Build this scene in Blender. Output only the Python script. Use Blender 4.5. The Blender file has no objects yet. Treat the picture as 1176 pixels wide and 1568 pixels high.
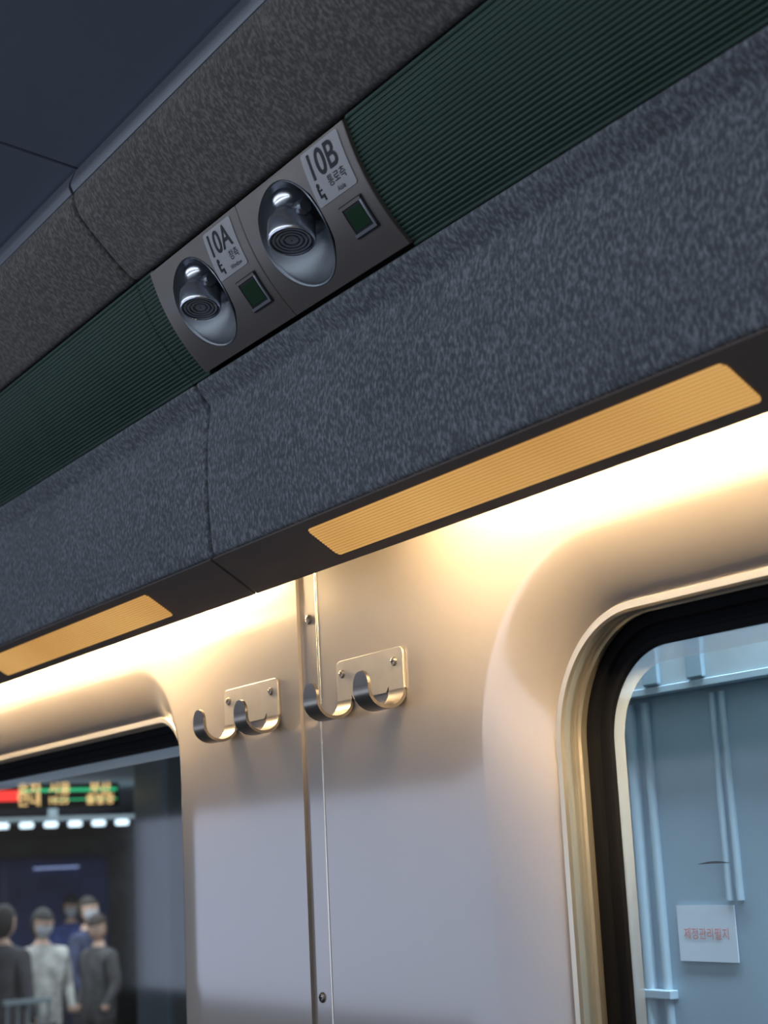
import bpy, math, random
from mathutils import Vector, Matrix
random.seed(4)
H=1.40          # camera / eye height above the carriage floor
W=0.6756        # y of the window wall
XJ=-1.2         # x of the panel joint
XMIN,XMAX=-3.2,0.8
col=bpy.context.collection

# ---------------------------------------------------------------- helpers
def link(o,parent=None):
    col.objects.link(o)
    if parent: o.parent=parent
    return o
def empty(name):
    e=bpy.data.objects.new(name,None); e.empty_display_size=.05; col.objects.link(e); return e
def mk(name,verts,faces,mat,parent=None,smooth=True,lift=True,angle=35):
    me=bpy.data.meshes.new(name)
    me.from_pydata([(v[0],v[1],v[2]+(H if lift else 0)) for v in verts],[],faces)
    me.update()
    if isinstance(mat,(list,tuple)):
        for m in mat: me.materials.append(m)
    else: me.materials.append(mat)
    import bmesh
    bm=bmesh.new(); bm.from_mesh(me); bmesh.ops.recalc_face_normals(bm,faces=bm.faces); bm.to_mesh(me); bm.free()
    o=bpy.data.objects.new(name,me); link(o,parent)
    if smooth:
        for p in me.polygons: p.use_smooth=True
        try: me.set_sharp_from_angle(angle=math.radians(angle))
        except Exception: pass
    return o
def box(name,a,b,mat,parent=None,bev=0):
    x0,y0,z0=a;x1,y1,z1=b
    v=[(x,y,z) for x in(x0,x1) for y in(y0,y1) for z in(z0,z1)]
    f=[(0,1,3,2),(4,6,7,5),(0,4,5,1),(2,3,7,6),(0,2,6,4),(1,5,7,3)]
    o=mk(name,v,f,mat,parent,smooth=False)
    if bev:
        m=o.modifiers.new("b","BEVEL");m.width=bev;m.segments=3
    return o
def catmull(pts,n=6):
    out=[]
    P=[pts[0]]+list(pts)+[pts[-1]]
    for i in range(1,len(P)-2):
        p0,p1,p2,p3=P[i-1:i+3]
        for k in range(n):
            t=k/n
            out.append(tuple(.5*((2*p1[j])+(-p0[j]+p2[j])*t+(2*p0[j]-5*p1[j]+4*p2[j]-p3[j])*t*t+(-p0[j]+3*p1[j]-3*p2[j]+p3[j])*t**3) for j in range(2)))
    out.append(tuple(pts[-1])); return out
def poly_normals(pts):
    n=len(pts); A=sum(pts[i][0]*pts[(i+1)%n][1]-pts[(i+1)%n][0]*pts[i][1] for i in range(n))
    sg=1 if A>0 else -1
    res=[]
    for i in range(n):
        a=Vector(pts[i-1]);b=Vector(pts[(i+1)%n]); d=(b-a)
        if d.length<1e-9: d=Vector((1,0))
        d.normalize(); res.append(Vector((-d.y,d.x))*sg)  # inward
    return res
def extrude(name,prof,xa,xb,mat,parent=None,rnd=.0,nx=1,angle=35):
    """closed (y,z) profile extruded along x with rolled ends"""
    N=poly_normals(prof); st=[]
    if rnd>0:
        st=[(xa+rnd*(1-math.cos(t)),rnd*(1-math.sin(t))) for t in [math.pi/2*k/4 for k in range(5)]]
        en=[(xb-(x-xa),i) for x,i in reversed(st)]
        st=st+en
    else:
        st=[(xa+(xb-xa)*k/nx,0) for k in range(nx+1)]
    v=[];f=[];n=len(prof)
    for x,ins in st:
        for p,q in zip(prof,N): v.append((x,p[0]+q.x*ins,p[1]+q.y*ins))
    for s in range(len(st)-1):
        for i in range(n):
            j=(i+1)%n
            f.append((s*n+i,s*n+j,(s+1)*n+j,(s+1)*n+i))
    f.append(tuple(range(n))); f.append(tuple((len(st)-1)*n+i for i in range(n)))
    return mk(name,v,f,mat,parent,angle=angle)

# ---------------------------------------------------------------- materials
def newmat(name):
    m=bpy.data.materials.new(name); m.use_nodes=True
    nt=m.node_tree; b=nt.nodes["Principled BSDF"]; return m,nt,b
def pmat(name,c,rough=.5,metal=0,noise=0,nscale=30,bump=0,bscale=400,spec=None):
    m,nt,b=newmat(name)
    b.inputs["Base Color"].default_value=(*c,1); b.inputs["Roughness"].default_value=rough; b.inputs["Metallic"].default_value=metal
    if spec is not None: b.inputs["Specular IOR Level"].default_value=spec
    tc=nt.nodes.new("ShaderNodeTexCoord")
    if noise:
        n=nt.nodes.new("ShaderNodeTexNoise"); n.inputs["Scale"].default_value=nscale; n.inputs["Detail"].default_value=4
        nt.links.new(tc.outputs["Object"],n.inputs["Vector"])
        r=nt.nodes.new("ShaderNodeValToRGB")
        r.color_ramp.elements[0].position=.3; r.color_ramp.elements[1].position=.7
        r.color_ramp.elements[0].color=(*[x*(1-noise) for x in c],1); r.color_ramp.elements[1].color=(*[min(1,x*(1+noise)) for x in c],1)
        nt.links.new(n.outputs["Fac"],r.inputs["Fac"]); nt.links.new(r.outputs["Color"],b.inputs["Base Color"])
    if bump:
        n=nt.nodes.new("ShaderNodeTexNoise"); n.inputs["Scale"].default_value=bscale
        nt.links.new(tc.outputs["Object"],n.inputs["Vector"])
        bp=nt.nodes.new("ShaderNodeBump"); bp.inputs["Strength"].default_value=bump; bp.inputs["Distance"].default_value=.0005
        nt.links.new(n.outputs["Fac"],bp.inputs["Height"]); nt.links.new(bp.outputs["Normal"],b.inputs["Normal"])
    return m
def emat(name,c,s):
    m=bpy.data.materials.new(name); m.use_nodes=True; nt=m.node_tree; nt.nodes.clear()
    e=nt.nodes.new("ShaderNodeEmission"); e.inputs[0].default_value=(*c,1); e.inputs[1].default_value=s
    o=nt.nodes.new("ShaderNodeOutputMaterial"); nt.links.new(e.outputs[0],o.inputs[0]); return m
def felt(name,dark,light):
    m,nt,b=newmat(name)
    b.inputs["Roughness"].default_value=.95; b.inputs["Specular IOR Level"].default_value=.12
    b.inputs["Sheen Weight"].default_value=.12; b.inputs["Sheen Roughness"].default_value=.6
    tc=nt.nodes.new("ShaderNodeTexCoord"); mp=nt.nodes.new("ShaderNodeMapping")
    mp.inputs["Rotation"].default_value=(0,math.radians(18),0)
    mp.inputs["Scale"].default_value=(1,.7,.58)
    nt.links.new(tc.outputs["Object"],mp.inputs["Vector"])
    n=nt.nodes.new("ShaderNodeTexNoise"); n.inputs["Scale"].default_value=380; n.inputs["Detail"].default_value=2.5; n.inputs["Roughness"].default_value=.55
    nt.links.new(mp.outputs[0],n.inputs["Vector"])
    r=nt.nodes.new("ShaderNodeValToRGB"); e=r.color_ramp.elements
    e[0].position=.42; e[0].color=(*dark,1); e[1].position=.74; e[1].color=(*light,1)
    nt.links.new(n.outputs["Fac"],r.inputs["Fac"])
    n2=nt.nodes.new("ShaderNodeTexNoise"); n2.inputs["Scale"].default_value=9; nt.links.new(tc.outputs["Object"],n2.inputs["Vector"])
    mx=nt.nodes.new("ShaderNodeMix"); mx.data_type='RGBA'; mx.blend_type='MULTIPLY'; mx.inputs[0].default_value=.3
    nt.links.new(r.outputs[0],mx.inputs[6]); nt.links.new(n2.outputs["Fac"],mx.inputs[7])
    nt.links.new(mx.outputs[2],b.inputs["Base Color"])
    bp=nt.nodes.new("ShaderNodeBump"); bp.inputs["Strength"].default_value=.3; bp.inputs["Distance"].default_value=.0006
    nt.links.new(n.outputs["Fac"],bp.inputs["Height"]); nt.links.new(bp.outputs[0],b.inputs["Normal"])
    return m
M_felt_hi=felt("felt_shaded_warm",(.104,.093,.085),(.275,.25,.23))  # same cloth as below; its dimmer, warmer light is put into the colour
M_felt_lo=felt("felt_lit_blue",(.110,.120,.128),(.34,.365,.38))  # same cloth as above; the bluish light on it is put into the colour
M_ceil=pmat("ceiling_paint",(.18,.21,.26),.4,0,.06,3)
M_trim=pmat("rail_trim",(.15,.16,.18),.4,.3)
M_dark=pmat("dark_void",(.006,.006,.007),.9)
M_green=pmat("green_ribbed_plastic",(.032,.070,.048),.5,0,.1,20)
M_panel=pmat("brown_grey_paint",(.115,.092,.078),.55,0,.05,8)
M_wall=pmat("champagne_metallic_wall",(.46,.395,.33),.36,.35,.03,5,.04,900)
wb=M_wall.node_tree.nodes["Principled BSDF"]
wb.inputs["Coat Weight"].default_value=1.0; wb.inputs["Coat Roughness"].default_value=.09; wb.inputs["Coat IOR"].default_value=1.9
M_bead=pmat("bright_bead",(.8,.74,.62),.25,.8)
M_plate=pmat("satin_bronze_plate",(.20,.175,.155),.42,.5,.05,30)
M_bowl=pmat("satin_bowl_metal",(.21,.225,.24),.32,.8)
M_chrome=pmat("chrome",(.78,.80,.84),.26,1)
M_chromed=pmat("grey_louvre",(.50,.51,.53),.34,.8)
M_label=pmat("label_grey",(.43,.42,.41),.5,.1,.05,60)
M_ink=pmat("black_ink",(.012,.012,.014),.6)
M_lcd=pmat("green_lens",(.025,.06,.032),.12,0)
M_steel=pmat("shaded_hook_steel",(.40,.35,.29),.30,.9,.05,60)  # shade on the aisle-facing hook arms is put into this darker base
M_hplate=pmat("hook_plate_steel",(.52,.46,.38),.36,.55,.05,60)
M_frame=pmat("window_frame_metal",(.70,.61,.46),.30,.8)
M_rubber=pmat("black_rubber",(.005,.005,.006),.8,spec=.15)
M_white=pmat("cove_white",(.8,.78,.72),.6)

# ---------------------------------------------------------------- overhead rack profile
rack=empty("luggage_rack")
x_mods=[(XMIN,-2.962),(-2.9585,XJ-.0018),(XJ+.0018,XMAX)]
up=catmull([(.466,.5535),(.4672,.545),(.4735,.532),(.4951,.5079),(.5120,.4915),(.5195,.4868),(.5262,.4885)],5)+[(.535,.497),(.535,.56),(.470,.560)]
lo=catmull([(.590,.4075),(.5785,.4045),(.5735,.4003),(.5772,.3938),(.5830,.3872),(.5860,.3820),(.5846,.3700),(.5826,.350),(.5818,.3255),(.5822,.295),(.5836,.272),(.5856,.2570),(.592,.2545)],6)+[(.600,.26),(.600,.40)]
for i,(a,b) in enumerate(x_mods):
    extrude("upper_felt_%d"%i,up,a,b,M_felt_hi,rack,.0035)
    extrude("lower_felt_%d"%i,lo,a,b,M_felt_lo,rack,.0035)
pan=[(.5850,.2518),(.6250,.2257),(.6262,.2253),(.6268,.2262),(.6262,.2275),(.590,.2535),(.5858,.2535)]
for i,(a,b) in enumerate(x_mods):
    extrude("underside_panel_%d"%i,pan,a+.0005 if a>XMIN else a,b-.0005 if b<XMAX else b,M_panel,rack,0)
for i,(a,b) in enumerate([(XMIN,-2.962),(-2.9585,XJ-.0026),(XJ+.0022,XMAX)]):
    extrude("ceiling",[(.4716,.5785),(.4716,.5815),(.40,.5926),(-.2,.665),(-1.2,.70),(-1.9,.70),(-1.9,.697),(-1.2,.697),(-.2,.662),(.40,.5896)],a,b,M_ceil,None,0)
    extrude("ceiling_rail_%d"%i,[(.4690,.576),(.4645,.5650),(.4640,.5615),(.4665,.5560),(.4680,.5555),(.476,.56),(.476,.579)],a,b,M_trim,rack,0)
box("roof",(XMIN-5,-1.95,.72),(XMAX,.80,.74),M_dark)
box("backing",(XMIN,.5,.60),(XMAX,.52,.72),M_dark,rack)

# green ribbed strip
g0=Vector((.5234,.4823)); gd=Vector((.5251,-.8511)); go=Vector((-.8511,-.5251)); GL=.0916
def bulge(s):
    t=(s-.0455)/.0455
    return .0062*max(0,1-t*t)
def S(x,s,h):
    p=g0+gd*s+go*(bulge(s)+h); return (x,p.x,p.y)
NR=30; prof=[]
for i in range(NR):
    for k,(t,hh) in enumerate([(0,-.0012),(.22,-.0012),(.32,.0),(.5,.0003),(.85,.0),(.97,-.0010)]):
        s=-.003+(GL+.006)*(i+t)/NR; p=S(0,s,hh); prof.append((p[1],p[2]))
prof+=[(.580,.406),(.560,.440),(.533,.486)]
for i,(a,b) in enumerate([(XMIN,-2.9605),(-2.9598,XJ-.0006),(XJ+.0006,-1.1672),(-.8528,XMAX)]):
    extrude("green_ribbed_strip_%d"%i,prof,a,b,M_green,rack,0,angle=30)
extrude("joint_backing",[(.472,.548),(.498,.515),(.538,.49),(.56,.445),(.585,.405),(.592,.39),(.592,.258),(.63,.2285),(.64,.24),(.60,.27),(.60,.42),(.54,.50),(.48,.56)],XJ-.02,XJ+.02,M_dark,rack,0)

# ---------------------------------------------------------------- air outlet / reading light panel
panel=empty("seat_service_panel")
def ring_rect(cx,cs,rx,rs,x0,x1,s0,s1,N=96):
    angs=[2*math.pi*k/N for k in range(N)]
    cor=[]
    for X,Sx in((x0,s0),(x1,s0),(x1,s1),(x0,s1)):
        a=math.atan2(Sx-cs,X-cx)%(2*math.pi); cor.append((a,X,Sx))
    for a,X,Sx in cor:
        k=min(range(len(angs)),key=lambda i:abs((angs[i]-a+math.pi)%(2*math.pi)-math.pi)); angs[k]=a
    res=[]
    for a in angs:
        c,s=math.cos(a),math.sin(a)
        t=1e9
        if c>1e-9:t=min(t,(x1-cx)/c)
        if c<-1e-9:t=min(t,(x0-cx)/c)
        if s>1e-9:t=min(t,(s1-cs)/s)
        if s<-1e-9:t=min(t,(s0-cs)/s)
        res.append(((cx+rx*c,cs+rs*s),(cx+t*c,cs+t*s)))
    return res
def plate_module(nm,cx,cs,r,x0,x1):
    s0,s1=-.0012,.0915
    pairs=ring_rect(cx,cs,r,r,x0,x1,s0,s1); N=len(pairs); hp=.0034
    rings=[]
    rings.append([S(o[0],o[1],-.004) for i,o in pairs])
    rings.append([S(o[0],o[1],hp-.0006) for i,o in pairs])
    for t in (1.0,.75,.5,.25,0.04):
        rings.append([S(i[0]+(o[0]-i[0])*t+( .0006*(cx-o[0])/abs(cx-o[0]+1e-9) if t==1 else 0),i[1]+(o[1]-i[1])*t,hp) for i,o in pairs])
    v=[p for r_ in rings for p in r_]; f=[]
    for q in range(len(rings)-1):
        for k in range(N):
            j=(k+1)%N; f.append((q*N+k,q*N+j,(q+1)*N+j,(q+1)*N+k))
    mk(nm+"_plate",v,f,M_plate,panel,angle=30)
    v=[];f=[];R=[]
    R.append((1.02,hp-.0002)); R.append((1.0,hp+.0004)); R.append((.975,hp-.0002))
    K=14
    for k in range(1,K+1):
        t=math.cos(k/K*math.pi/2); R.append((max(.97*t,.01),hp-.0010-.028*(1-t**1.9)**.9))
    for t,h in R:
        off=(1-t)*(-.011)
        for k in range(N):
            a=2*math.pi*k/N; x=cx+r*t*math.cos(a)-off*.2; s=cs+off+r*t*math.sin(a)
            b0=bulge(min(max(s,0),.091)); p=g0+gd*s+go*(b0+h); v.append((x,p.x,p.y))
    for q in range(len(R)-1):
        for k in range(N):
            j=(k+1)%N; f.append((q*N+k,q*N+j,(q+1)*N+j,(q+1)*N+k))
    f.append(tuple((len(R)-1)*N+k for k in range(N)))
    mk(nm+"_bowl",v,f,M_bowl,panel,angle=50)
    sc=r/.040*1.16
    mouth=Vector(S(cx-.001,cs+.003,.007))
    axis=(Vector((0,go.x,go.y))+Vector((0,gd.x,gd.y))*1.20+Vector((1,0,0))*.38).normalized()
    t1=axis.cross(Vector((0,1,0))).normalized(); t2=axis.cross(t1)
    def lathe(name,pf,mat,c=None):
        v=[];f=[];n=48
        c=c or mouth
        for rr,h in pf:
            for k in range(n):
                a=2*math.pi*k/n; v.append(c+axis*h*sc+(t1*math.cos(a)+t2*math.sin(a))*rr*sc)
        for q in range(len(pf)-1):
            for k in range(n):
                j=(k+1)%n; f.append((q*n+k,q*n+j,(q+1)*n+j,(q+1)*n+k))
        mk(name,[tuple(p) for p in v],f,mat,panel,angle=40)
    lathe(nm+"_nozzle",[(.002,-.040),(.007,-.039),(.0105,-.037),(.0120,-.034),(.0120,-.030),(.0108,-.0275),(.0100,-.0260),(.0100,-.0225),(.0112,-.0215),(.0118,-.0205),(.0118,-.0165),(.0145,-.0150),(.0150,-.0140),(.0152,-.0030),(.0149,-.0008),(.0142,0),(.0135,-.0004),(.0131,-.003)],M_chrome)
    lathe(nm+"_nozzle_louvres",[(.0131,-.003),(.0122,-.0035),(.0120,-.001),(.0108,-.001),(.0106,-.003),(.0097,-.003),(.0095,-.0010),(.0083,-.0010),(.0081,-.0034),(.0071,-.0034),(.0069,-.0012),(.0056,-.0012),(.0054,-.0035),(.0042,-.0035),(.0040,-.0014),(.0005,-.0010)],M_chromed)
    for sgn in(-1,1):
        c=mouth+axis*(-.020)*sc+Vector((1,0,0))*sgn*.0150*sc
        a0=Vector((1,0,0)); b0=axis.cross(a0).normalized(); c0=a0.cross(b0)
        v=[];f=[];n=20
        for hx,rr in((-.005,.0052),(.002,.0052),(.0035,.0040),(.0036,.0002)):
            for k in range(n):
                an=2*math.pi*k/n; v.append(tuple(c+a0*hx*sgn*sc+(b0*math.cos(an)+c0*math.sin(an))*rr*sc))
        for q in range(3):
            for k in range(n): j=(k+1)%n; f.append((q*n+k,q*n+j,(q+1)*n+j,(q+1)*n+k))
        mk(nm+"_pivot",v,f,M_bowl,panel)
plate_module("outlet_a",-1.108,.0445,.0375,-1.1670,-1.0115)
plate_module("outlet_b",-.955,.0435,.0400,-1.0105,-.8530)
def patch(nm,x0,x1,s0,s1,ha,hb,mat,r=0):
    rows=14; v=[];f=[]
    def xr(s):
        if not r: return x0,x1
        d=0
        if s<s0+r: d=r-math.sqrt(max(0,r*r-(s0+r-s)**2))
        if s>s1-r: d=r-math.sqrt(max(0,r*r-(s-s1+r)**2))
        return x0+d,x1-d
    ss=[s0,s0+r*.3,s0+r*.7] if r else []
    ss+=[s0+r+(s1-s0-2*r)*k/rows for k in range(rows+1)]
    if r: ss+=[s1-r*.7,s1-r*.3,s1]
    for s in ss:
        a,b=xr(s)
        for x in(a,b):
            v.append(S(x,s,hb)); v.append(S(x,s,ha))
    n=len(ss)
    for q in range(n-1):
        i=q*4;j=i+4
        f+= [(i,i+2,j+2,j),(i,j,j+1,i+1),(i+2,i+3,j+3,j+2)]
    f+=[(0,1,3,2),((n-1)*4,(n-1)*4+2,(n-1)*4+3,(n-1)*4+1)]
    return mk(nm,v,f,mat,panel,angle=40)
hp=.0034
for nm,x0,x1,s0,s1 in(("label_a",-1.068,-1.0225,.0015,.0395),("label_b",-.911,-.861,.0005,.0390)):
    patch(nm,x0,x1,s0,s1,hp-.0003,hp+.0006,M_label,.002)
for nm,x0,x1,s0,s1 in(("button_a",-1.0515,-1.0205,.0465,.0735),("button_b",-.8935,-.8645,.0460,.0710)):
    patch(nm+"_bezel",x0,x1,s0,s1,hp-.0003,hp+.0010,M_ink,.001)
    e=.0022
    for k,(a,b,c,d) in enumerate([(x0+.001,x1-.001,s1-.001-e,s1-.001),(x1-.001-e,x1-.001,s0+.001,s1-.001)]):
        patch(nm+"_rim_%d"%k,a,b,c,d,hp,hp+.0018,M_chromed)
    for k,(a,b,c,d) in enumerate([(x0+.001,x1-.001,s0+.001,s0+.001+e),(x0+.001,x0+.001+e,s0+.001,s1-.001)]):
        patch(nm+"_lip_%d"%k,a,b,c,d,hp,hp+.0018,M_plate)
    patch(nm+"_lens",x0+.005,x1-.005,s0+.005,s1-.005,hp,hp+.0014,M_lcd)
def text_mesh(body,size,bold=0):
    cu=bpy.data.curves.new("tmp","FONT"); cu.body=body; cu.size=size; cu.align_x='CENTER'; cu.align_y='CENTER'; cu.offset=bold*size
    o=bpy.data.objects.new("tmp",cu); col.objects.link(o); bpy.context.view_layer.update()
    me=bpy.data.meshes.new_from_object(o.evaluated_get(bpy.context.evaluated_depsgraph_get()))
    vs=[v.co.copy() for v in me.vertices]; fs=[tuple(p.vertices) for p in me.polygons]
    bpy.data.objects.remove(o); return vs,fs
def panel_text(nm,body,cx,cs,size,h=.0010,sx=1.0,bold=0):
    vs,fs=text_mesh(body,size,bold)
    mx_=sum((min(p.x for p in vs),max(p.x for p in vs)))/2; my_=sum((min(p.y for p in vs),max(p.y for p in vs)))/2
    v=[S(cx+(p.x-mx_)*sx,cs-(p.y-my_),hp+h) for p in vs]
    mk(nm,v,fs,M_ink,panel,smooth=False)
panel_text("text_10a","10A",-1.0455,.0125,.0240,sx=.94,bold=.012)
panel_text("text_10b","10B",-.8865,.0120,.0255,sx=1.0,bold=.012)
panel_text("text_a_window","창측",-1.034,.0270,.0080)
panel_text("text_a_small","Window",-1.037,.0350,.0050)
panel_text("text_b_aisle","통로측",-.8785,.0270,.0085)
panel_text("text_b_small","Aisle",-.8785,.0350,.0052)
def icon(nm,cx,cs):
    for k,(a,b,c,d) in enumerate([(-.0030,-.0012,-.004,.003),(-.0030,.0030,.0015,.0033),(.0012,.003,.0015,.006),(-.0006,.0022,-.0022,-.0010)]):
        patch(nm+"_%d"%k,cx+a,cx+b,cs+c,cs+d,hp+.0004,hp+.0010,M_ink)
    v=[S(cx+.0018*math.cos(2*math.pi*k/16)-.0010,cs-.0052+.0018*math.sin(2*math.pi*k/16),hp+.0010) for k in range(16)]
    mk(nm+"_head",v,[tuple(range(16))],M_ink,panel,smooth=False)
icon("icon_a",-1.0580,.0305); icon("icon_b",-.9020,.0305)

# ---------------------------------------------------------------- amber diffusers + cove lamps
def amber(nm,c0,c1,base,s):
    m=bpy.data.materials.new(nm); m.use_nodes=True; nt=m.node_tree; b=nt.nodes["Principled BSDF"]
    b.inputs["Base Color"].default_value=(*base,1); b.inputs["Roughness"].default_value=.5
    tc=nt.nodes.new("ShaderNodeTexCoord"); n=nt.nodes.new("ShaderNodeTexNoise"); n.inputs["Scale"].default_value=5
    nt.links.new(tc.outputs["Object"],n.inputs["Vector"])
    r=nt.nodes.new("ShaderNodeValToRGB"); r.color_ramp.elements[0].position=.3;r.color_ramp.elements[1].position=.7
    r.color_ramp.elements[0].color=(*c0,1); r.color_ramp.elements[1].color=(*c1,1)
    nt.links.new(n.outputs["Fac"],r.inputs["Fac"]); nt.links.new(r.outputs[0],b.inputs["Emission Color"])
    b.inputs["Emission Strength"].default_value=s
    return m
M_amber=amber("amber_lit_diffuser",(.62,.31,.075),(.80,.45,.135),(.3,.18,.07),.78)
M_amber_d=amber("amber_groove",(.45,.20,.04),(.56,.28,.07),(.25,.14,.05),.76)
pA=Vector((.5850,.2518)); pd=(Vector((.6258,.2251))-pA).normalized(); pn=Vector((-abs(pd.y),-pd.x))
for di,(xa,xb) in enumerate([(-2.60,-2.15),(-1.806,-1.348),(-1.048,-.596),(-.29,.16)]):
    v=[];f=[];mi=[]
    NRB=13; s0,s1=.0072,.0402; r=.005
    def xin(s):
        d=0
        if s<s0+r: d=r-math.sqrt(max(0,r*r-(s0+r-s)**2))
        if s>s1-r: d=r-math.sqrt(max(0,r*r-(s-s1+r)**2))
        return d
    pts=[]
    for k in range(NRB):
        for t,h,mm in[(0,.0003,1),(.25,.0003,0),(.35,.0007,0),(.9,.0007,0)]:
            pts.append((s0+(s1-s0)*(k+t)/NRB,h,mm))
    pts.append((s1,.0002,0))
    for s,h,mm in pts:
        p=pA+pd*s+pn*h; d=xin(s); v+=[(xa+d,p.x,p.y),(xb-d,p.x,p.y)]
    for q in range(len(pts)-1):
        f.append((2*q,2*q+1,2*q+3,2*q+2)); mi.append(pts[q][2])
    o=mk("amber_light_diffuser_%d"%di,v,f,[M_amber,M_amber_d],rack,smooth=False)
    for p,m_ in zip(o.data.polygons,mi): p.material_index=m_
M_tube=emat("warm_tube",(1,.74,.43),170)
for ti,(xa,xb) in enumerate([(-2.45,-1.41),(-.99,.10)]):
    v=[];f=[];n=12
    for x,rr in((xa,.004),(xa+.002,.007),(xb-.002,.007),(xb,.004)):
        for k in range(n): a=2*math.pi*k/n; v.append((x,.609+rr*math.cos(a),.283+rr*math.sin(a)))
    for q in range(3):
        for k in range(n): j=(k+1)%n; f.append((q*n+k,q*n+j,(q+1)*n+j,(q+1)*n+k))
    f+=[tuple(range(n)),tuple(3*n+k for k in range(n))]
    mk("cove_lamp_tube_%d"%ti,v,f,M_tube,rack)
box("cove_top",(XMIN,.6005,.36),(XMAX,W-.0005,.365),M_white,rack)

# ---------------------------------------------------------------- window wall
def rrect(x0,x1,z0,z1,r,nc=20,ns=14):
    pts=[]
    cs=[(x1-r,z1-r,0),(x0+r,z1-r,90),(x0+r,z0+r,180),(x1-r,z0+r,270)]
    for i,(cx,cz,a0) in enumerate(cs):
        for k in range(nc+1):
            a=math.radians(a0+90*k/nc); pts.append((cx+r*math.cos(a),cz+r*math.sin(a)))
        nx=cs[(i+1)%4]; a=math.radians(nx[2]); q=(nx[0]+r*math.cos(a),nx[1]+r*math.sin(a)); p=pts[-1]
        for k in range(1,ns): t=k/ns; pts.append((p[0]+(q[0]-p[0])*t,p[1]+(q[1]-p[1])*t))
    return pts
Z0,Z1=-1.40,.70
BEV=[(0,0),(.003,.0005),(.009,.0030),(.018,.0072),(.027,.0120),(.036,.0175),(.043,.0222),(.048,.0260),(.052,.030)]
def bay(nm,x0,x1,win,r,parent_name):
    wx0,wx1,wz0,wz1=win
    out=rrect(wx0,wx1,wz0,wz1,r); N=len(out); cx,cz=(wx0+wx1)/2,(wz0+wz1)/2
    angs=[math.atan2(p[1]-cz,p[0]-cx) for p in out]
    bnd=[]
    for a in angs:
        c,s=math.cos(a),math.sin(a);t=1e9
        if c>1e-9:t=min(t,(x1-cx)/c)
        if c<-1e-9:t=min(t,(x0-cx)/c)
        if s>1e-9:t=min(t,(Z1-cz)/s)
        if s<-1e-9:t=min(t,(Z0-cz)/s)
        bnd.append([cx+t*c,cz+t*s])
    for X,Zc in((x0,Z0),(x1,Z0),(x1,Z1),(x0,Z1)):
        a=math.atan2(Zc-cz,X-cx); k=min(range(N),key=lambda i:abs((angs[i]-a+math.pi)%(2*math.pi)-math.pi)); bnd[k]=[X,Zc]
    rings=[[(p[0],W+.006,p[1]) for p in bnd],[(p[0],W,p[1]) for p in bnd]]
    for t in(.5,.15): rings.append([(o[0]+(b[0]-o[0])*t,W,o[1]+(b[1]-o[1])*t) for o,b in zip(out,bnd)])
    def ring(ins,dy):
        return [(p[0],W+dy,p[1]) for p in rrect(wx0+ins,wx1-ins,wz0+ins,wz1-ins,max(r-ins,.02))]
    for ins,dy in BEV: rings.append(ring(ins,dy))
    def loft(name,rings,mat,parent=None,angle=25):
        v=[p for q in rings for p in q]; f=[]
        for q in range(len(rings)-1):
            for k in range(N): j=(k+1)%N; f.append((q*N+k,q*N+j,(q+1)*N+j,(q+1)*N+k))
        return mk(name,v,f,mat,parent,angle=angle)
    loft(nm,rings,M_wall,None,20)
    w=empty(parent_name)
    loft("frame",[ring(a,b) for a,b in[(.052,.030),(.0505,.0285),(.0515,.0275),(.0560,.0280),(.0575,.0300),(.0575,.0350),(.0545,.0360),(.0545,.0420),(.0565,.0430),(.0575,.0450),(.0565,.0490),(.0545,.0500),(.0545,.054)]],M_frame,w,20)
    loft("gasket",[ring(a,b) for a,b in[(.0525,.0525),(.0600,.0515),(.0640,.0525),(.0650,.0560),(.0720,.0560),(.0740,.0540),(.0780,.0540),(.0790,.0575)]],M_rubber,w,25)
    g=ring(.075,.0572)
    go_=mk("glass",g,[tuple(range(N))],M_glass,w,smooth=False)
    if go_.data.polygons[0].normal.y>0: go_.data.flip_normals()
    loft("frosted_border",[ring(.0785,.0570),ring(.0900,.0570)],M_frost,w)
M_glass=bpy.data.materials.new("window_glass"); M_glass.use_nodes=True; nt=M_glass.node_tree; nt.nodes.clear()
tr=nt.nodes.new("ShaderNodeBsdfTransparent"); tr.inputs[0].default_value=(.84,.91,.94,1)
gl=nt.nodes.new("ShaderNodeBsdfGlossy"); gl.inputs["Roughness"].default_value=.06
fr=nt.nodes.new("ShaderNodeFresnel"); fr.inputs[0].default_value=1.5
mx=nt.nodes.new("ShaderNodeMixShader"); oo=nt.nodes.new("ShaderNodeOutputMaterial")
nt.links.new(fr.outputs[0],mx.inputs[0]); nt.links.new(tr.outputs[0],mx.inputs[1]); nt.links.new(gl.outputs[0],mx.inputs[2]); nt.links.new(mx.outputs[0],oo.inputs[0])
M_frost=bpy.data.materials.new("frosted_glass_edge"); M_frost.use_nodes=True; nt=M_frost.node_tree; b=nt.nodes["Principled BSDF"]
b.inputs["Base Color"].default_value=(.65,.75,.80,1); b.inputs["Roughness"].default_value=.5; b.inputs["Alpha"].default_value=.5
bay("wall_window_side",-1.185,XMAX,(-.957,.293,-.56,.212),.140,"window_1")
bay("wall_window_side",XMIN,-1.221,(-2.712,-1.4625,-.56,.210),.117,"window_2")
extrude("trim_1",[(W+.0030,Z0),(W+.0030,Z1),(W+.006,Z1),(W+.006,Z0)],-1.223,-1.183,M_wall,None,0)
extrude("trim_2",[(W-.0006,Z0),(W-.0006,.36),(W+.004,.36),(W+.004,Z0)],-1.1875,-1.1845,M_bead,None,.0005)
box("outer_skin",(-1.40,W+.0065,Z0),(-1.02,W+.010,Z1),M_dark)

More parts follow.
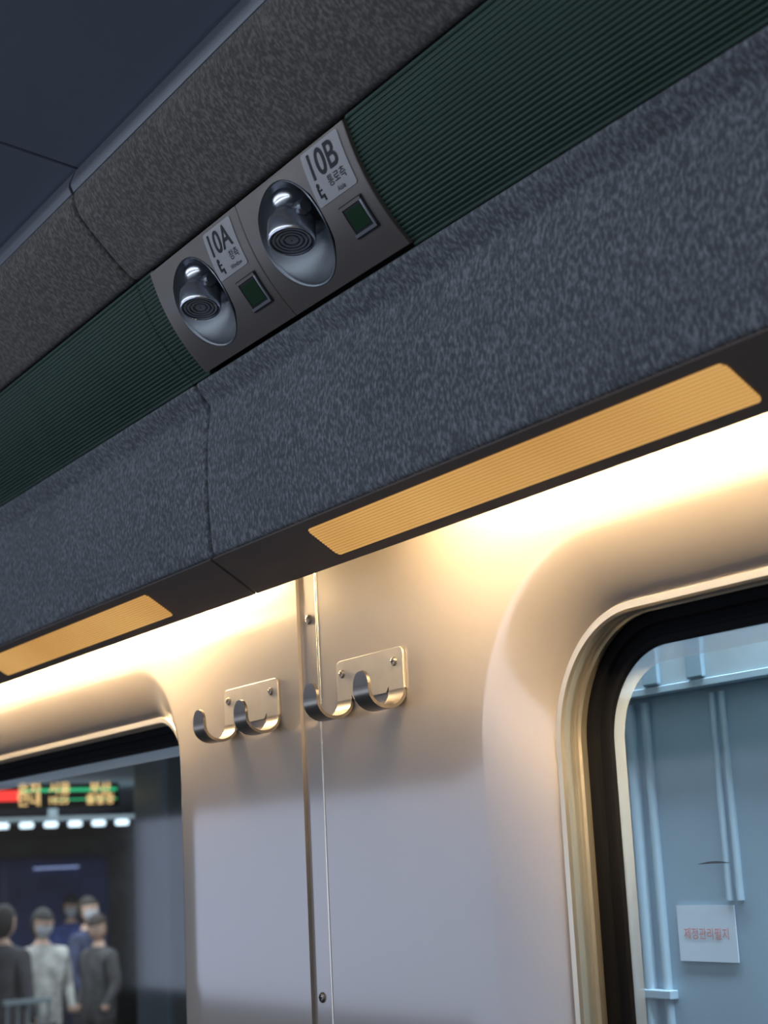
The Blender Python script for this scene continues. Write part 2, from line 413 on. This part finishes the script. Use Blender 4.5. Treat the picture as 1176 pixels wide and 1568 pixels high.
def screw(nm,x,z,y,r=.0042,parent=None):
    v=[];f=[];n=20
    for rr,d in((r,0),(r,.0008),(r*.8,.0018),(r*.4,.0022),(0.0002,.0023)):
        for k in range(n): a=2*math.pi*k/n; v.append((x+rr*math.cos(a),y-d,z+rr*math.sin(a)))
    for q in range(4):
        for k in range(n): j=(k+1)%n; f.append((q*n+k,q*n+j,(q+1)*n+j,(q+1)*n+k))
    o=mk(nm,v,f,M_steel,parent)
    for k,(w_,h_) in enumerate(((r*.55,r*.12),(r*.12,r*.55))):
        box(nm+"_slot_%d"%k,(x-w_,y-.0026,z-h_),(x+w_,y-.0015,z+h_),M_ink,o if parent is None else parent)
    return o
screw("panel_screw",-1.205,.206,W+.003)
screw("panel_screw",-1.207,-.106,W+.003)

# ---------------------------------------------------------------- coat hooks
def hook(x0,x1):
    e=empty("double_coat_hook"); th=.0026
    zt,zb=.1625,.1265; r=.006
    pts=[]
    for cx,cz,a0 in((x1-r,zt-r,0),(x0+r,zt-r,90)):
        for k in range(7): a=math.radians(a0+15*k); pts.append((cx+r*math.cos(a),cz+r*math.sin(a)))
    wt=.0225
    pts+=[(x0,.128),(x0+wt,.128),(x0+wt,.1330),(x0+wt+.004,.1285),(x1-wt-.004,.1285),(x1-wt,.1330),(x1-wt,.128),(x1,.128)]
    n=len(pts); v=[(p[0],W-.0002,p[1]) for p in pts]+[(p[0],W-th,p[1]) for p in pts]
    f=[tuple(range(n)),tuple(range(n,2*n))]+[(i,(i+1)%n,n+(i+1)%n,n+i) for i in range(n)]
    o=mk("back_plate",v,f,M_hplate,e,smooth=False)
    b=o.modifiers.new("b","BEVEL"); b.width=.0005; b.segments=2
    R=.0160
    for k,xc in enumerate((x0+wt/2,x1-wt/2)):
        cl=[(W-.0015,.1300,wt/2),(W-.0015,.1290,wt/2)]
        cy=W-.0015-R
        for q in range(1,17):
            a=math.pi*q/16; cl.append((cy+R*math.cos(a),.1290-R*.88*math.sin(a),wt/2))
        yt=cy-R
        zt2=.1435
        cl.append((yt,.132,wt/2))
        rr=wt/2
        for q in range(0,9):
            a=math.pi/2*q/8; cl.append((yt-.0004*q/8,zt2-rr+rr*math.sin(a),max(rr*math.cos(a),.0006)))
        v=[];f=[]
        for i,(y,z,w_) in enumerate(cl):
            a=cl[max(0,i-1)];c=cl[min(len(cl)-1,i+1)]
            t=Vector((c[0]-a[0],c[1]-a[1])).normalized(); nn=Vector((-t.y,t.x))*th/2
            v+=[(xc-w_,y+nn.x,z+nn.y),(xc+w_,y+nn.x,z+nn.y),(xc+w_,y-nn.x,z-nn.y),(xc-w_,y-nn.x,z-nn.y)]
        m=len(cl)
        for i in range(m-1):
            for q in range(4): f.append((i*4+q,i*4+(q+1)%4,(i+1)*4+(q+1)%4,(i+1)*4+q))
        f+=[(0,1,2,3),((m-1)*4,(m-1)*4+1,(m-1)*4+2,(m-1)*4+3)]
        mk("hook_arm_%d"%(k+1),v,f,M_steel,e,angle=40)
    for k,xx in enumerate((x0+.010,x1-.012)): screw("screw_%d"%(k+1),xx,.1515,W-th,.0036,e)
hook(-1.153,-1.051); hook(-1.3615,-1.2560)

# ---------------------------------------------------------------- outside, near side
M_blue=pmat("pale_blue_metal",(.34,.49,.61),.45,.2,.12,5)
M_blue2=pmat("haze_pale_blue",(.48,.60,.68),.5,.1,.2,9)  # paler tone stands for haze over the upper part
M_pipe=pmat("blue_pipe_metal",(.40,.54,.65),.5,.1)
YB=1.03
prof2=[(-1.75,0)]
for xr in(-1.245,-1.225,-.80,-.60,-.58,-.35,-.1,.2):
    prof2+=[(xr-.006,0),(xr-.004,-.008),(xr+.004,-.008),(xr+.006,0)]
prof2.append((1.0,0)); prof2+=[(1.0,.04),(-1.75,.04)]
PZ=-1.90
v=[(x,YB+y,z) for z in(PZ,.95) for x,y in prof2]; n=len(prof2)
f=[(i,(i+1)%n,n+(i+1)%n,n+i) for i in range(n)]+[tuple(range(n)),tuple(range(n,2*n))]
eq=empty("platform_equipment_wall")
mk("ribbed_sheet",v,f,M_blue,eq,smooth=False)
def pipe(nm,x,r,z0,z1):
    v=[];f=[];n=16
    for z in(z0,z1):
        for k in range(n): a=2*math.pi*k/n; v.append((x+r*math.cos(a),YB-r*.5+r*math.sin(a),z))
    f=[(k,(k+1)%n,n+(k+1)%n,n+k) for k in range(n)]+[tuple(range(n)),tuple(range(n,2*n))]
    mk(nm,v,f,M_pipe,eq)
pipe("pipe_1",-1.205,.006,PZ,.135); pipe("pipe_2",-1.183,.0045,PZ,.135)
pipe("pipe_3",-1.092,.0035,-.048,.135); pipe("pipe_4",-1.079,.0035,-.048,.135)
box("pipe_clamp",(-1.216,YB-.010,-.135),(-1.172,YB,-.127),M_pipe,eq,.001)
box("upper_haze_fascia",(-1.75,YB-.020,.145),(1.0,YB-.009,.95),M_blue2,eq,.002)  # lighter panel added; haze and reflections are put into its pale colour
box("fascia_lip",(-1.75,YB-.022,.139),(1.0,YB-.009,.146),M_pipe,eq,.001)
for k,xx in enumerate((-1.16,-1.10,-.97,-.93)):
    box("fascia_rib_%d"%k,(xx,YB-.024,.147),(xx+.022,YB-.019,.95),M_blue,eq,.002)
nt_=empty("paper_notice")
box("paper",(-1.163,YB-.0022,-.101),(-1.088,YB-.0012,-.052),pmat("notice_paper",(.68,.78,.90),.6,0,.05,20),nt_)
vs,fs=text_mesh("제정관리필지",.0108,.01)
M_red=pmat("faded_red_ink",(.70,.25,.22),.6)
mk("text",[(-1.1255+p.x,YB-.0026,-.0775+p.y) for p in vs],fs,M_red,nt_,smooth=False)
v=[];f=[]
for k in range(9):
    t=k/8; x=-1.125+.042*t; z=-.0160+.0012*math.sin(t*3); w_=.0009*(1-abs(2*t-1)**2)+.0001
    v+=[(x,YB-.0060,z-w_),(x,YB-.0060,z+w_)]
for k in range(8): f.append((2*k,2*k+1,2*k+3,2*k+2))
mk("loose_wire",v,f,M_ink,eq,smooth=False)

# ---------------------------------------------------------------- outside, far
M_conc=pmat("platform_concrete",(.18,.18,.19),.8,0,.2,3)
box("platform",(-26,.95,PZ-.2),(3,12,PZ-.001),M_conc)
M_gdk=pmat("station_dark_grey",(.20,.24,.25),.7,0,.6,1.2)
st=empty("station_building")
box("end_wall",(-26,.95,PZ),(-25.7,12,.62),M_gdk,st)
M_col=pmat("grey_blue_column",(.20,.25,.27),.5,.1,.1,4)
box("column_1",(-5.9,2.51,PZ),(-5.6,3.4,.62),M_col,st,.03)
box("column_2",(-9.2,3.95,PZ),(-9.0,4.02,.62),M_col,st,.02)
box("canopy",(-26,1.8,.62),(-5.3,12,.70),pmat("canopy_grey",(.16,.19,.21),.6),st)
sy=empty("yellow_direction_sign")
box("sign_face",(-6.1,2.22,.425),(-6.05,2.50,.51),pmat("olive_yellow",(.34,.29,.05),.5,0,.1,4),sy)
box("sign_hanger",(-6.08,2.35,.51),(-6.07,2.36,.62),M_col,sy)
sg=empty("led_departure_board")
box("housing",(-6.06,1.80,.262),(-6.0,2.50,.352),M_ink,sg)
box("board_hanger",(-6.04,1.90,.352),(-6.03,1.92,.62),M_col,sg)
M_lr=emat("led_red",(1,.05,.04),1.6); M_lg=emat("led_green",(.05,.75,.30),.9); M_la=emat("led_amber",(1,.62,.25),1.6)
box("red_band",(-6.0,1.80,.290),(-5.996,2.10,.330),M_lr,sg)
box("green_band",(-6.0,2.10,.322),(-5.996,2.49,.334),M_lg,sg)
box("green_line",(-6.0,2.22,.289),(-5.996,2.49,.294),M_lg,sg)
for k,(t,yy,zz,sz) in enumerate([("호차",2.135,.331,.052),("안내",2.135,.290,.052),("서울",2.255,.331,.048),("10:25",2.25,.288,.038),("부산",2.42,.331,.048),("출발중",2.42,.289,.043)]):
    vs,fs=text_mesh(t,sz,.012); mk("led_text_%d"%k,[(-5.992,yy+p.x,zz+p.y) for p in vs],fs,M_la,sg,smooth=False)
M_lamp=emat("station_lamp",(.75,.9,1),2.6)
lr=empty("station_lamp_row")
for k in range(7):
    y=3.55+k*.17
    box("lamp_%d"%k,(-10.64,y,.335),(-10.6,y+.09,.372),M_lamp,lr,.012)
box("lamp_rail",(-11.1,3.2,.378),(-10.5,4.9,.40),M_col,lr)
box("rail_hanger",(-10.85,4.0,.40),(-10.8,4.05,.62),M_col,lr)
M_navy=pmat("navy_paint",(.05,.08,.24),.5,0,.3,2)
kk=empty("station_kiosk")
box("cabin",(-18.5,5.7,PZ),(-17,7.0,.24),M_navy,kk,.12)
box("light_sign",(-16.99,6.1,.10),(-16.97,6.6,.12),emat("kiosk_sign",(.5,.6,1),.7),kk)

def person(x,y,coat,legc,hair,yaw=0,mask=True,scale=1.0,arm=0,tilt=0):
    e=empty("standing_person")
    J=[(0,0,.95),(0,0,1.10),(0,0,1.32),(0,0,1.45),(0,.01,1.53),
       (.17,0,1.40),(.22,.02,1.14),(.20,-.10-arm,.95+arm),(-.17,0,1.40),(-.22,.02,1.14),(-.20,-.10,.93),
       (.09,0,.90),(.10,-.02,.50),(.10,.02,.08),(.11,-.14,.04),(-.09,0,.90),(-.10,.0,.50),(-.10,.04,.08),(-.11,-.12,.04)]
    E=[(0,1),(1,2),(2,3),(3,4),(2,5),(5,6),(6,7),(2,8),(8,9),(9,10),(0,11),(11,12),(12,13),(13,14),(0,15),(15,16),(16,17),(17,18)]
    R=[.15,.145,.16,.065,.055,.075,.055,.038,.075,.055,.038,.10,.07,.05,.04,.10,.07,.05,.04]
    me=bpy.data.meshes.new("body"); me.from_pydata(J,E,[]); o=bpy.data.objects.new("b",me); col.objects.link(o)
    md=o.modifiers.new("s","SKIN"); sd=o.modifiers.new("ss","SUBSURF"); sd.levels=2; sd.render_levels=2
    for i,sv in enumerate(me.skin_vertices[0].data): sv.radius=(R[i],R[i]*.8); sv.use_root=(i==0)
    bpy.context.view_layer.update()
    m2=bpy.data.meshes.new_from_object(o.evaluated_get(bpy.context.evaluated_depsgraph_get()))
    bpy.data.objects.remove(o)
    skin=pmat("skin",(.50,.33,.25),.6); c1=pmat("coat",coat,.8,0,.45,9); c2=pmat("trousers",legc,.8)
    m2.materials.clear()
    for m_ in(c1,c2,skin): m2.materials.append(m_)
    for p in m2.polygons:
        z=p.center.z; p.material_index=2 if (z>1.47 or (abs(p.center.x)>.15 and z<1.0 and p.center.y<-.06)) else (1 if z<.88 else 0); p.use_smooth=True
    b=bpy.data.objects.new("body",m2); link(b,e)
    import bmesh
    bm=bmesh.new(); bmesh.ops.create_uvsphere(bm,u_segments=24,v_segments=18,radius=1)
    for v_ in bm.verts:
        c=v_.co; c.x*=.076; c.y*=.095; c.z*=.118
        if c.y<-.08 and abs(c.x)<.018 and -.03<c.z<.02: c.y-=.018
        if c.z<-.06: c.x*=.85
        if c.z>.03 or c.y>.02: c.x*=1.1; c.y*=1.08; c.z*=1.04
    hm=bpy.data.meshes.new("head"); bm.to_mesh(hm); bm.free()
    for m_ in(skin,pmat("hair",hair,.7),pmat("mask_white",(.5,.52,.56),.7),M_ink): hm.materials.append(m_)
    for p in hm.polygons:
        c=p.center; p.use_smooth=True
        if c.z>.045 or c.y>.005: p.material_index=1
        elif mask and c.z<-.005 and c.y<-.02: p.material_index=2
        elif .005<c.z<.025 and .018<abs(c.x)<.045 and c.y<0: p.material_index=3
    ho=bpy.data.objects.new("head",hm); ho.location=(0,-.01,1.62); ho.rotation_euler=(tilt,0,tilt*1.5); link(ho,e)
    e.location=(x,y,PZ+H); e.rotation_euler=(0,0,yaw); e.scale=(scale,)*3
yaw=math.radians(75)
person(-12,4.37,(.40,.40,.38),(.05,.05,.07),(.02,.02,.02),yaw+.3,True,.97,0,.2)
person(-13.2,5.20,(.05,.06,.12),(.02,.02,.03),(.02,.015,.01),yaw+.9,True,1.00,.1,-.1)
person(-12.4,4.98,(.06,.06,.065),(.02,.02,.02),(.03,.02,.015),yaw-1.1,False,.93,0,.3)
person(-11.2,3.80,(.05,.05,.06),(.03,.03,.05),(.012,.01,.01),yaw+2.4,False,1.0,.05,.1)
person(-15.6,5.98,(.06,.09,.30),(.03,.03,.05),(.02,.02,.02),yaw,True,1.0,0,.2)
rl=empty("luggage_cart")
for k in range(5): box("bar_%d"%k,(-10.5,3.58+k*.07,PZ),(-10.48,3.592+k*.07,-.78),M_col,rl)
box("handle",(-10.51,3.56,-.78),(-10.47,3.88,-.75),M_col,rl)

# carriage floor and opposite side with its ribbon window
box("floor",(XMIN-5,-1.95,-1.42),(XMAX,W,-1.40),pmat("floor_carpet",(.08,.09,.11),.9,0,.2,40))
M_int=pmat("interior_panel",(.10,.09,.08),.6,0,.05,5)
box("wall_aisle_side",(XMIN-5,-1.95,-1.40),(XMAX,-1.90,-.56),M_int)
box("wall_aisle_side",(XMIN-5,-1.95,.27),(XMAX,-1.90,.70),M_int)

# ---------------------------------------------------------------- lights
def area(nm,loc,rot,sx,sy,e,c):
    l=bpy.data.lights.new(nm,'AREA'); l.shape='RECTANGLE'; l.size=sx; l.size_y=sy; l.energy=e; l.color=c
    o=bpy.data.objects.new(nm,l); o.location=(loc[0],loc[1],loc[2]+H); o.rotation_euler=rot; col.objects.link(o); return o
area("aisle_ceiling_light",(-.9,-.15,.642),(math.radians(60),0,0),2.4,.20,5.0,(.78,.88,1))
area("opposite_window_daylight",(-3.6,-1.93,-.145),(math.radians(90),0,0),8.6,.82,32,(.60,.72,1))
area("equipment_wall_fill",(-.6,.90,.85),(math.radians(12),0,0),2.2,.12,38,(.80,.92,1))  # unseen lamp added to brighten the blue wall outside
area("station_light",(-11,4.5,.58),(0,0,0),6,3,200,(.9,.95,1))
w=bpy.data.worlds.new("World"); bpy.context.scene.world=w; w.use_nodes=True
bg=w.node_tree.nodes["Background"]; bg.inputs[0].default_value=(.60,.57,.55,1); bg.inputs[1].default_value=.16
bpy.context.scene.view_settings.view_transform='Standard'

# ---------------------------------------------------------------- camera
cd=bpy.data.cameras.new("camera"); cd.sensor_fit='VERTICAL'; cd.sensor_height=24; cd.lens=2539.5/1600*24; cd.clip_start=.01
cd.dof.use_dof=True; cd.dof.focus_distance=1.25; cd.dof.aperture_fstop=7
co=bpy.data.objects.new("camera",cd); col.objects.link(co)
X=(0.5239264,-0.2041652,-0.8269327);Y=(0.8503633,0.0697288,0.5215559);Zv=(-0.0488225,-0.9764500,0.2101474)
R=Matrix(((X[0],-X[1],-X[2]),(Y[0],-Y[1],-Y[2]),(Zv[0],-Zv[1],-Zv[2])))
co.matrix_world=Matrix.Translation((0,0,H))@R.to_4x4()
bpy.context.scene.camera=co
